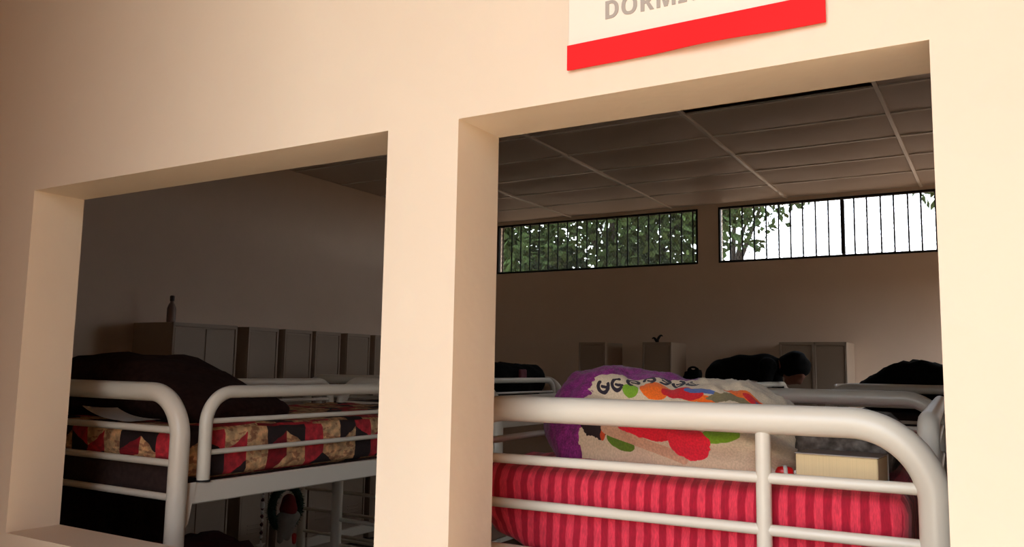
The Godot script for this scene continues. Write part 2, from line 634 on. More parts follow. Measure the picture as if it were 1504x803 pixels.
func make_bunk(label: String, ladder: float) -> Node3D:
	var t := thing("bunk_bed", label, "bunk bed", Vector3.ZERO, 0.0, "white tubular bunk beds in the dormitory")
	for e in [0.0, -BL]:
		var fr := obj("end_frame", tubem(arch(-BW, BW, 1.505, 0.0, 0.0, 0.145, 0, e), 0.03, 20), M.enamel, t)
		for y in [1.388, 1.286, 1.182, 0.74, 0.60, 0.45]:
			obj("end_rail", tubem([Vector3(-BW, y, e), Vector3(0, y, e), Vector3(BW, y, e)], 0.0115, 12), M.enamel, fr)
		if ladder != 0.0 and e == 0.0:
			obj("ladder_upright", tubem([Vector3(ladder, 0, e), Vector3(ladder, 0.8, e), Vector3(ladder, 1.5, e)], 0.0155, 14), M.enamel, fr)
			for y in [0.25, 0.95]:
				obj("rung", tubem([Vector3(ladder, y, e), Vector3(signf(ladder) * BW, y, e)], 0.0115, 12), M.enamel, fr)
	for s in [-1.0, 1.0]:
		var x: float = s * (BW - 0.012)
		var bm := obj("side_beam", boxm(Vector3(x, 1.188, -BL * 0.5), Vector3(0.022, 0.066, BL - 0.075), 0.004), M.enamel, t)
		obj("side_beam", boxm(Vector3(x, 0.36, -BL * 0.5), Vector3(0.022, 0.066, BL - 0.075), 0.004), M.enamel, t)
		# wedge-shaped hook plates where the beam meets the posts
		for e in [-0.042, -BL + 0.042]:
			var dz := 0.028 if e > -1.0 else -0.028
			var g := Geo.new()
			var o: float = x + s * 0.013
			for w in [o - 0.002, o + 0.002]:
				g.quad(Vector3(w, 1.224, e + dz * 0.3), Vector3(w, 1.224, e - dz), Vector3(w, 1.10, e - dz * 0.15), Vector3(w, 1.085, e + dz * 0.3))
			g.quad(Vector3(o - 0.002, 1.224, e - dz), Vector3(o + 0.002, 1.224, e - dz), Vector3(o + 0.002, 1.10, e - dz * 0.15), Vector3(o - 0.002, 1.10, e - dz * 0.15))
			obj("hook_plate", g.mesh(), M.enamel, bm)
		var gd := obj("guard_rail", tubem(arch(-0.105, -BL + 0.105, 1.505, 1.222, 1.222, 0.10, 1, x), 0.021, 16), M.enamel, t)
		for y in [1.412, 1.312]:
			obj("guard_bar", tubem([Vector3(x, y, -0.105), Vector3(x, y, -BL * 0.5), Vector3(x, y, -BL + 0.105)], 0.009, 10), M.enamel, gd)
		for e in [-0.105, -BL + 0.105]:
			var cg := Geo.new()
			cg.tube([Vector3(x, 1.2215, e), Vector3(x, 1.2275, e)], 0.0235, 14)
			obj("collar", cg.mesh(), M.black, gd)
	for z in [-0.35, -0.94, -1.53]:
		for y in [1.165, 0.337]:
			obj("cross_bar", boxm(Vector3(0, y, z), Vector3(BW * 2.0 - 0.045, 0.012, 0.06), 0.002), M.enamel, t)
	return t

func at_bed(bed: Node3D, p: Vector3) -> Vector3:
	return bed.transform * p

# soft rounded slab in bed coordinates placed as a thing
func slab(called: String, label: String, category: String, mt: Material, bed: Node3D, c: Vector3, h: Vector3, r: float, amp: float, seed: int, group: String = "", bend = null, uscale: float = 1.0) -> MeshInstance3D:
	var n := FastNoiseLite.new()
	n.seed = seed
	n.frequency = 3.0
	var g := Geo.new()
	g.rbox(h, r, Vector3i(max(8, int(h.x * 60)), max(6, int(h.y * 90)), max(8, int(h.z * 50))),
		func(p: Vector3, face: int) -> Vector3:
			var q := p
			var d := amp * n.get_noise_3dv((p + c) * 1.7) + amp * 0.5 * n.get_noise_3dv((p + c) * 5.0)
			var low := smoothstep(-h.y, -h.y * 0.6, p.y)
			q += Vector3(signf(p.x) * smoothstep(h.x * 0.7, h.x, absf(p.x)), smoothstep(h.y * 0.3, h.y, p.y), signf(p.z) * smoothstep(h.z * 0.8, h.z, absf(p.z))) * d * low
			if bend != null:
				q = bend.call(q, face)
			return q,
		func(p: Vector3, face: int) -> Vector2:
			if face >= 4:
				return Vector2(p.x, -p.y) * uscale
			if face <= 1:
				return Vector2(p.z * -1.0, -p.y) * uscale
			return Vector2(p.x, p.z) * uscale)
	var o := obj(called, g.mesh(true), mt)
	o.position = at_bed(bed, c)
	o.rotation.y = bed.rotation.y
	tag(o, label, category, group)
	return o

# ================================================================ locker
func make_locker(called: String, w: float, doors: int, label: String, door_mat: Material) -> Node3D:
	# stands with its back to -z, doors to +z
	var H := 1.885
	var D := 0.44
	var t := thing(called, label, "locker", Vector3.ZERO, 0.0, "metal lockers along the dormitory walls")
	var g := Geo.new()
	g.box(Vector3(0, H * 0.5 + 0.02, -D * 0.5), Vector3(w, H - 0.04, D), 0.004)
	# the frame round the doors stands proud
	for s in [-1.0, 1.0]:
		g.box(Vector3(s * (w * 0.5 - 0.009), H * 0.5 + 0.02, 0.006), Vector3(0.018, H - 0.04, 0.014), 0.002)
	g.box(Vector3(0, H - 0.014, 0.006), Vector3(w, 0.028, 0.014), 0.002)
	g.box(Vector3(0, 0.07, 0.006), Vector3(w, 0.06, 0.014), 0.002)
	obj("body", g.mesh(), M.locker, t)
	var iw := (w - 0.036) / doors
	for i in doors:
		var cx := -w * 0.5 + 0.018 + iw * (i + 0.5)
		var dg := Geo.new()
		dg.box(Vector3(cx, H * 0.5 + 0.035, 0.004), Vector3(iw - 0.008, H - 0.145, 0.008), 0.002)
		var d := obj("door", dg.mesh(), door_mat, t)
		for y in [0.30, 0.33, 0.36]:
			obj("louvre", boxm(Vector3(cx, y, 0.010), Vector3(iw * 0.5, 0.008, 0.006), 0.002), door_mat, d)
		obj("handle", boxm(Vector3(cx + iw * 0.36, 1.02, 0.014), Vector3(0.018, 0.10, 0.014), 0.004), M.steel, d)
	for sx in [-1.0, 1.0]:
		for z in [-0.03, -D + 0.03]:
			obj("foot", boxm(Vector3(sx * (w * 0.5 - 0.03), 0.02, z), Vector3(0.03, 0.045, 0.03), 0.003), M.black, t)
	return t

# ================================================================ window with grille and expanded mesh
func make_window(called: String, x0: float, x1: float, y0: float, y1: float, bars: Array, mullions: Array) -> void:
	var t := struct_root(called)
	t.position = Vector3((x0 + x1) * 0.5, y0, ZB)
	var w := x1 - x0
	var h := y1 - y0
	for s in [-1.0, 1.0]:
		obj("jamb", boxm(Vector3(s * (w * 0.5 - 0.011), h * 0.5, -0.02), Vector3(0.022, h, 0.05), 0.003), M.iron, t)
		obj("window_rail", boxm(Vector3(0, h * 0.5 + s * (h * 0.5 - 0.011), -0.02), Vector3(w - 0.044, 0.022, 0.05), 0.003), M.iron, t)
	for x in mullions:
		obj("mullion", boxm(Vector3(x - (x0 + x1) * 0.5, h * 0.5, -0.02), Vector3(0.034, h - 0.056, 0.05), 0.003), M.iron, t)
	var pts := []
	for i in 33:
		pts.append(Vector3(0, 0.02 + (h - 0.04) * i / 32.0, 0))
	var bar := tubem(pts, 0.009, 4, false, TAU * 5.0 / 32.0)
	for x in bars:
		var o := obj("grille_bar", bar, M.iron, t)
		o.position = Vector3(x - (x0 + x1) * 0.5, 0, 0.016)
	# diamond mesh behind the bars
	var g := Geo.new()
	var step := 0.036
	var slope := 1.55
	var hh := h - 0.05
	for s in [-1.0, 1.0]:
		var b := -w * 0.5 - hh / slope
		while b < w * 0.5 + hh / slope:
			var ya := 0.0
			var yb := hh
			var xa := b
			var xb: float = b + s * hh / slope
			var L := -w * 0.5 + 0.03
			var R := w * 0.5 - 0.03
			var f := func(x: float) -> float: return (x - b) * slope * s
			if s > 0:
				if xa < L: xa = L; ya = f.call(L)
				if xb > R: xb = R; yb = f.call(R)
			else:
				if xa > R: xa = R; ya = f.call(R)
				if xb < L: xb = L; yb = f.call(L)
			if yb - ya > 0.02 and xa >= L - 0.001 and xa <= R + 0.001 and xb >= L - 0.001 and xb <= R + 0.001:
				g.tube([Vector3(xa, ya + 0.025, -0.022), Vector3(xb, yb + 0.025, -0.022)], 0.0016, 4)
			b += step
	var scr := obj("mesh_screen", g.mesh(), M.mesh_wire, t)
	scr.set_meta("kind", "stuff")
	obj("pane", boxm(Vector3(0, h * 0.5, -0.034), Vector3(w - 0.05, h - 0.05, 0.004)), M.glass, t)

# ================================================================ tree
func make_tree(label: String, at: Vector3, trunk_h: float, lobes: Array, count: int, size: float, seed: int) -> void:
	var t := thing("tree", label, "tree", at, 0.0, "trees behind the dormitory")
	var r := RandomNumberGenerator.new()
	r.seed = seed
	obj("trunk", tubem([Vector3(0, -0.1, 0), Vector3(0.05, trunk_h * 0.5, 0), Vector3(0, trunk_h, 0.05)], [0.17, 0.13, 0.10], 12), M.bark, t)
	for l in lobes:
		var c: Vector3 = l[0]
		obj("branch", tubem([Vector3(0, trunk_h - 0.1, 0.04), Vector3(0, trunk_h, 0).lerp(c, 0.5) + Vector3(0, 0.12, 0), c], [0.05, 0.028, 0.012], 8), M.bark, t)
	var g := Geo.new()
	for i in count:
		var l: Array = lobes[r.randi() % lobes.size()]
		var d := Vector3(r.randfn(), r.randfn(), r.randfn()).normalized() * pow(r.randf(), 0.42)
		var p: Vector3 = l[0] + d * l[1]
		var ax := Vector3(r.randfn(), r.randfn() * 0.6 - 0.5, r.randfn()).normalized()
		var sd := ax.cross(Vector3(r.randfn(), r.randfn(), r.randfn())).normalized()
		var nn := ax.cross(sd)
		var s := size * r.randf_range(0.7, 1.3)
		var k := r.randf_range(0.8, 1.2)
		var a := p
		var b := p + ax * s * 0.5 + sd * s * 0.24 + nn * s * 0.05
		var c2 := p + ax * s
		var e := p + ax * s * 0.5 - sd * s * 0.24 + nn * s * 0.05
		var st := g.v.size()
		g.v.append_array([a, b, c2, e])
		g.uv.append_array([Vector2.ZERO, Vector2.ZERO, Vector2.ZERO, Vector2.ZERO])
		var cc := Color(k, k, k)
		g.col.append_array([cc, cc, cc, cc])
		g.idx.append_array([st, st + 1, st + 2, st, st + 2, st + 3])
	var cr := obj("foliage", g.mesh(), M.leaf, t)
	cr.set_meta("kind", "stuff")

# ================================================================ the scene
func _ready() -> void:
	rng.seed = 7
	# ---- camera
	var cam := Camera3D.new()
	cam.name = "camera"
	cam.transform = Transform3D(Basis(CAM_R, CAM_U, -CAM_F), CAM)
	cam.fov = rad_to_deg(2.0 * atan(401.5 / 1213.0))
	cam.near = 0.05
	cam.far = 200.0
	add_child(cam)
	cam.current = true
	# ---- sky, sun, exposure
	var we := WorldEnvironment.new()
	we.name = "world_environment"
	var env := Environment.new()
	env.background_mode = Environment.BG_SKY
	var sky := Sky.new()
	var sm := ProceduralSkyMaterial.new()
	sm.sky_top_color = Color(0.80, 0.86, 0.93)
	sm.sky_horizon_color = Color(0.95, 0.95, 0.93)
	sm.ground_horizon_color = Color(0.62, 0.56, 0.48)
	sm.ground_bottom_color = Color(0.45, 0.40, 0.34)
	sm.sky_energy_multiplier = 3.2
	sm.sun_angle_max = 1.0
	sky.sky_material = sm
	env.sky = sky
	env.tonemap_mode = Environment.TONE_MAPPER_LINEAR
	env.tonemap_exposure = 0.475
	env.sdfgi_enabled = true
	env.ssao_enabled = true
	env.ssil_enabled = true
	we.environment = env
	add_child(we)
	var sun := DirectionalLight3D.new()
	sun.name = "sun"
	sun.light_color = Color(1.0, 0.94, 0.84)
	sun.light_energy = 7.5
	sun.light_angular_distance = 0.6
	sun.shadow_enabled = true
	add_child(sun)
	sun.look_at_from_position(Vector3(2.0, 9.0, -1.6), Vector3.ZERO)

	make_materials()
	M.leaf = mat(Color(0.29, 0.36, 0.20), 0.8)
	M.leaf.metallic_specular = 0.1
	M.leaf.vertex_color_use_as_albedo = true
	M.leaf.backlight_enabled = true
	M.leaf.backlight = Color(0.05, 0.08, 0.02)

	build_shell()
	build_ceiling()
	build_sign()
	build_beds()
	build_lockers()
	build_person()
	build_trinkets()
	build_outside()

func build_shell() -> void:
	var y1 := GR
	# front wall with two openings, its edges as one body
	struct("wall_front", boxes([
		[Vector3(XL - 0.15, 0, -TH), Vector3(XA, y1, 0)],
		[Vector3(XA, 0, -TH), Vector3(XB, SILL, 0)],
		[Vector3(XA, HEAD, -TH), Vector3(XB, y1, 0)],
		[Vector3(XB, 0, -TH), Vector3(XC, y1, 0)],
		[Vector3(XC, 0, -TH), Vector3(XD, SILL, 0)],
		[Vector3(XC, HEAD, -TH), Vector3(XD, y1, 0)],
		[Vector3(XD, 0, -TH), Vector3(XR + 0.15, y1, 0)]]), M.wall_out)
	var w0 := 2.725
	var w1 := 3.315
	struct("wall_back", boxes([
		[Vector3(XL - 0.15, 0, ZB - 0.15), Vector3(XR + 0.15, w0, ZB)],
		[Vector3(XL - 0.15, w1, ZB - 0.15), Vector3(XR + 0.15, 3.9, ZB)],
		[Vector3(XL - 0.15, w0, ZB - 0.15), Vector3(-5.26, w1, ZB)],
		[Vector3(-2.755, w0, ZB - 0.15), Vector3(-2.535, w1, ZB)],
		[Vector3(-0.06, w0, ZB - 0.15), Vector3(XR + 0.15, w1, ZB)]]), M.wall_in)
	struct("wall_left", boxes([[Vector3(XL - 0.15, 0, ZB), Vector3(XL, 3.9, ZF)]]), M.wall_in)
	# assumed side doorway outside the frame, placed and sized to light the back wall
	struct("wall_right", boxes([[Vector3(XR, 0, ZB), Vector3(XR + 0.15, 3.9, -7.06)], [Vector3(XR, 2.5, -7.06), Vector3(XR + 0.15, 3.9, -5.75)], [Vector3(XR, 0, -5.75), Vector3(XR + 0.15, 3.9, ZF)]]), M.wall_in)
	struct("floor", boxes([[Vector3(XL - 0.15, -0.15, ZB - 0.15), Vector3(XR + 0.15, 0, 0)]]), M.floor_in)
	struct("ceiling_roof_slab", boxes([[Vector3(XL - 0.3, 3.9, ZB - 0.8), Vector3(XR + 0.3, 4.05, -TH + 0.05)]]), M.wall_in)  # rear eave overhang added out of view to cut the window light
	var wb := []
	for i in range(0, 21):
		wb.append(-5.17 + 0.1245 * i)
	make_window("window_1", -5.26, -2.755, w0, w1, wb.filter(func(x): return x < -2.8 ), [])
	var wc := [-2.406, -2.279, -2.157, -2.037, -1.913, -1.797, -1.679, -1.557, -1.437, -1.2, -1.086, -0.965, -0.851, -0.729, -0.619, -0.498, -0.38, -0.26, -0.14]
	make_window("window_2", -2.535, -0.06, w0, w1, wc, [-1.311])
	# the open gallery where the photographer stands; two unseen walls added for shading
	struct("floor_gallery", boxes([[Vector3(-7, -0.15, 0), Vector3(9, 0, 2.9)]]), M.gallery_floor)
	struct("ceiling_gallery", boxes([[Vector3(-7, GR, 0), Vector3(9, GR + 0.15, 3.0)]]), M.gallery)
	struct("added_shade_wall_left", boxes([[Vector3(-4.4, 0, 1.42), Vector3(-1.30, GR, 1.57)], [Vector3(-1.45, 0, 1.57), Vector3(-1.30, GR, 2.9)]]), M.gallery)  # added, unseen: blocks light so the outer wall darkens to the left
	struct("added_shade_wall_right", boxes([[Vector3(0.9, 0, 2.75), Vector3(9, GR, 2.9)]]), M.gallery)  # added, unseen: narrows the courtyard opening to even light on the outer wall
	struct("wall_gallery_end", boxes([[Vector3(-4.4, 0, 0), Vector3(-4.25, GR, 1.42)], [Vector3(8.85, 0, 0), Vector3(9, GR, 2.75)]]), M.gallery)
	struct("ground", boxes([[Vector3(-60, -0.3, -60), Vector3(60, -0.16, 60)]]), M.grass)
	struct("courtyard_paving", boxes([[Vector3(-9, -0.16, 2.9), Vector3(10, -0.02, 24)]]), M.ground)

func build_ceiling() -> void:
	var t := struct_root("ceiling")
	t.position = Vector3(0, CEIL, 0)
	var cols := []
	var x := -0.6125 - 1.22 * 4
	while x < XR + 0.0:
		cols.append(x); x += 1.22
	var rows := []
	var z := -4.046 + 0.61 * 6
	while z > ZB + 0.1:
		rows.append(z); z -= 0.61
	var xs := [XL] + cols.filter(func(q): return q > XL + 0.2 and q < XR - 0.05) + [XR]
	var zs := [ZF] + rows.filter(func(q): return q < ZF - 0.05) + [ZB]
	# sagging panels, a few variants each of which is shared
	var cache := {}
	for i in xs.size() - 1:
		for j in zs.size() - 1:
			var w: float = xs[i + 1] - xs[i] - 0.0
			var d: float = zs[j] - zs[j + 1]
			var cx: float = (xs[i + 1] + xs[i]) * 0.5
			var cz: float = (zs[j] + zs[j + 1]) * 0.5
			# one panel is missing near the front: the dark void shows over the tee
			if cx > -1.8 and cx < -0.65 and cz > -4.0 and cz < -3.45:
				continue
			var variant := (i * 7 + j * 3) % 3
			var key := "%.2f_%.2f_%d" % [w, d, variant]
			if not cache.has(key):
				var g := Geo.new()
				var sag: float = [0.024, 0.030, 0.036][variant]
				g.sheet(func(u, vv):
					var a: float = 1.0 - pow(2.0 * u - 1.0, 4.0)
					var b: float = 1.0 - pow(2.0 * vv - 1.0, 2.0)
					return Vector3((u - 0.5) * w, -sag * b * a, (vv - 0.5) * d), 4, 6)
				g.sheet(func(u, vv): return Vector3((0.5 - u) * w, 0.012, (vv - 0.5) * d), 1, 1)
				cache[key] = g.mesh()
			var o := obj("panel", cache[key], M.tile, t)
			o.position = Vector3(cx, 0, cz)
	for k in range(1, xs.size() - 1):
		var o := obj("main_tee", boxm(Vector3(0, -0.006, 0), Vector3(0.028, 0.020, ZF - ZB), 0.002), M.tee, t)
		o.position = Vector3(xs[k], -0.001, (ZF + ZB) * 0.5)
	var tee := {}
	for i in xs.size() - 1:
		var w: float = xs[i + 1] - xs[i] - 0.026
		for j in range(1, zs.size() - 1):
			var key := "%.2f" % w
			if not tee.has(key):
				tee[key] = boxm(Vector3(0, -0.004, 0), Vector3(w, 0.014, 0.026), 0.003)
			var o := obj("cross_tee", tee[key], M.tee, t)
			o.position = Vector3((xs[i] + xs[i + 1]) * 0.5, 0.0, zs[j])
	obj("wall_angle", boxm(Vector3((XL + XR) * 0.5, 0.0, ZB + 0.012), Vector3(XR - XL, 0.008, 0.022), 0.002), M.tee, t)
	obj("wall_angle", boxm(Vector3(XL + 0.012, 0.0, (ZF + ZB) * 0.5), Vector3(0.022, 0.008, ZF - ZB - 0.05), 0.002), M.tile, t)

func build_sign() -> void:
	var x0 := -0.662
	var x1 := -0.216
	var y0 := 2.138
	var t := thing("wall_sign", "cream wall sign with grey DORMITORIO lettering above a red bottom strip", "sign", Vector3((x0 + x1) * 0.5, y0, 0))
	var w := x1 - x0
	obj("panel", boxm(Vector3(0, 0.132, 0.003), Vector3(w, 0.18, 0.005), 0.001), M.sign_white, t)
	# the strip is a separate board that has come away from the wall along its lower edge
	var g := Geo.new()
	var th := 0.004
	var bow := func(u: float, vv: float) -> float:
		return 0.0062 + 0.009 * pow(sin(PI * clampf((u - 0.30) / 0.62, 0, 1)), 2.0) * (1.0 - vv)
	g.sheet(func(u, vv): return Vector3((u - 0.5) * w, vv * 0.046, bow.call(u, vv) + th), 40, 4)
	g.sheet(func(u, vv): return Vector3((u - 0.5) * w, (1.0 - vv) * 0.046, bow.call(u, 1.0 - vv)), 40, 4)
	g.sheet(func(u, vv): return Vector3((u - 0.5) * w, 0, bow.call(u, 0.0) + th * vv), 40, 1)
	g.sheet(func(u, vv): return Vector3((u - 0.5) * w, 0.046, bow.call(u, 1.0) + th * (1.0 - vv)), 40, 1)
	for s in [0.0, 1.0]:
		g.sheet(func(u, vv): return Vector3((s - 0.5) * w, vv * 0.046, bow.call(s, vv) + th * u), 1, 4)
	obj("red_strip", g.mesh(), M.sign_red, t).set_meta("label", "red foam strip bowing off the wall")
	var f := SystemFont.new()
	f.font_names = PackedStringArray(["Droid Sans"])
	f.font_weight = 700
	var tm := TextMesh.new()
	tm.text = "DORMITORIO"
	tm.font = f
	tm.font_size = 64
	tm.pixel_size = 0.046 / 64.0
	tm.depth = 0.002
	tm.horizontal_alignment = HORIZONTAL_ALIGNMENT_LEFT
	var o := obj("lettering", tm, M.sign_grey, t)
	o.position = Vector3(-0.592 - (x0 + x1) * 0.5, 0.098, 0.0062)

func build_beds() -> void:
	var stripe := img_mat(stripes_image(), 0.95)
	stripe.uv1_scale = Vector3(7.4, 2.0, 1)
	stripe.rim_enabled = true
	stripe.rim = 0.3
	var patch := img_mat(patch_image(), 0.8)
	var grp := "mattresses on the upper bunks"
	# ---- near right bed
	var b1 := make_bunk("white tubular bunk bed with red striped plush blanket, behind the wide opening under the sign", 0.215)
	b1.position = Vector3(-0.647, 0, -0.42)
	b1.rotation.y = deg_to_rad(2.7)
	slab("striped_blanket", "red plush blanket with vertical light and dark stripes wrapped round the mattress", "blanket", stripe, b1, Vector3(0, 1.262, -0.955), Vector3(0.475, 0.112, 0.925), 0.05, 0.012, 3, "",
		func(p: Vector3, face: int) -> Vector3:
			var q := p
			# the tucked lower edge rises at the left corner of the near end
			if p.y < 0.0 and p.z > 0.5:
				var k := smoothstep(-0.28, -0.455, p.x)
				q.y = p.y * (1.0 - 0.42 * k)
				q.x += 0.04 * k * (p.y / -0.112)
				var fold := sin(p.x * 60.0 + p.y * 30.0) * 0.5 + 0.5
				q.z += 0.006 * fold * smoothstep(0.0, -0.1, p.y)
			return q)
	slab("mattress", "bare mattress on the lower bunk below the red striped blanket", "mattress", M.mattress, b1, Vector3(0, 0.41, -0.94), Vector3(0.44, 0.065, 0.88), 0.03, 0.0, 1)
	build_heap(b1)
	# ---- left bed
	var b2 := make_bunk("white tubular bunk bed with patchwork print quilt, behind the narrower opening without a sign", -0.2)
	b2.position = Vector3(-2.747, 0, -0.42)
	slab("mattress", "dark brown covered mattress under the patchwork print quilt", "mattress", M.brown_mattress, b2, Vector3(0, 1.225, -0.945), Vector3(0.455, 0.075, 0.905), 0.035, 0.006, 31, grp)
	slab("patchwork_quilt", "quilt printed with slanted red, cream, tan and black patches", "quilt", patch, b2, Vector3(0, 1.305, -0.95), Vector3(0.488, 0.085, 0.92), 0.035, 0.011, 33, "",
		func(p: Vector3, face: int) -> Vector3:
			var q := p
			if p.z > 0.80 and p.y < 0.0:
				q.y = p.y * lerpf(1.0, 0.25, smoothstep(0.80, 0.88, p.z) * smoothstep(0.48, 0.45, p.x))
			return q, 1.35)
	slab("mattress", "mattress under the maroon blanket on the lower bunk below the patchwork quilt", "mattress", M.mattress, b2, Vector3(0, 0.40, -0.94), Vector3(0.44, 0.055, 0.88), 0.03, 0.0, 1)
	slab("maroon_blanket", "dark maroon blanket piled on the lower bunk below the patchwork quilt", "blanket", M.maroon, b2, Vector3(-0.20, 0.66, -0.52), Vector3(0.25, 0.20, 0.40), 0.16, 0.05, 41)
	build_drape()
	# big dark pillow pile at the near end
	var n := FastNoiseLite.new()
	n.seed = 51
	n.frequency = 2.6
	slab("dark_pillow", "large dark brown pillow heaped on the patchwork quilt by the bed end", "pillow", M.brown_cloth, b2, Vector3(-0.08, 1.49, -0.40), Vector3(0.50, 0.115, 0.22), 0.11, 0.02, 53, "",
		func(p: Vector3, face: int) -> Vector3:
			var q := p
			var k := smoothstep(-0.10, 0.52, p.x)
			q.y = -0.115 + (p.y + 0.115) * lerpf(1.08, 0.40, k)
			q.y += 0.012 * n.get_noise_3dv(p * 3.0) * smoothstep(-0.1, 0.05, p.y)
			return q)
	# paper on the quilt
	var pg := Geo.new()
	pg.sheet(func(u, vv): return Vector3((u - 0.5) * 0.21, 0.004 + 0.034 * pow(1.0 - u, 3.0) + 0.012 * vv * vv * (1.0 - u), (vv - 0.5) * 0.15), 10, 6)
	pg.sheet(func(u, vv): return Vector3((0.5 - u) * 0.21, 0.0028 + 0.034 * pow(u, 3.0) + 0.012 * vv * vv * u, (vv - 0.5) * 0.15), 10, 6)
	var po := obj("paper_sheet", pg.mesh(), M.paper)
	po.position = Vector3(-2.66, 1.396, -0.515)
	po.rotation.y = 0.15
	tag(po, "sheet of white paper with a raised corner lying on the patchwork quilt", "paper")
	# ---- beds farther back
	var b3 := dup(b1, Vector3(-0.54, 0, -4.80), 0.0, "white bunk bed with a black bundle on top, near the pair of lockers")
	var b4 := dup(b1, Vector3(-3.76, 0, -3.06), 0.0, "white bunk bed with dark pillow and pink patch, beside the lockers under the shaded window")
	var b5 := dup(b1, Vector3(-2.12, 0, -4.13), 0.0, "white bunk bed on which the person in black kneels")
	var gm := "mattresses on the far bunks"
	for b in [[b3, "dark mattress under the long black blanket bundle"], [b4, "dark mattress under the black pillow with a pink patch"], [b5, "dark mattress on which the person in black kneels"]]:
		slab("mattress", b[1], "mattress", M.brown_mattress, b[0], Vector3(0, 1.255, -0.94), Vector3(0.45, 0.085, 0.89), 0.04, 0.006, 61, gm)
	slab("black_blanket", "long low black blanket bundle along the top of the far bunk bed", "blanket", M.black_cloth, b3, Vector3(0.06, 1.495, -0.40), Vector3(0.43, 0.15, 0.30), 0.12, 0.03, 63, "",
		func(p: Vector3, face: int) -> Vector3:
			var q := p
			q.y = -0.15 + (p.y + 0.15) * lerpf(0.78, 1.16, smoothstep(-0.42, -0.1, p.x) * (1.0 - 0.25 * smoothstep(-0.05, 0.1, p.x) * smoothstep(0.3, 0.1, p.x)))
			return q)
	slab("black_pillow", "flat black pillow on the far bunk bed under the shaded window", "pillow", M.black_cloth, b4, Vector3(0.1, 1.50, -1.40), Vector3(0.36, 0.13, 0.42), 0.12, 0.03, 65)
	var sk := slab("pink_pouch", "small dull pink cloth pouch tucked beside the black pillow", "pouch", cloth(Color(0.45, 0.22, 0.26), 67), b4, Vector3(0.475, 1.535, -1.33), Vector3(0.012, 0.035, 0.05), 0.011, 0.005, 66)
	sk.position.y = 1.555

func build_drape() -> void:
	# blanket hung under the far side of the upper bunk like a curtain
	var g := Geo.new()
	for s in [0.0, 0.006]:
		g.sheet(func(u, vv): return Vector3(0.018 * sin(u * 31.0 + 0.8 * vv) * (0.35 + 0.65 * vv) + s, -0.70 * vv - 0.015 * sin(u * 9.0) * vv, -0.80 * u), 70, 10)
	var o := obj("hanging_blanket", g.mesh(), M.brown_cloth)
	o.position = Vector3(-3.262, 1.154, -0.47)
	tag(o, "dark brown blanket hung like a curtain below the far side of the patchwork bunk", "blanket")

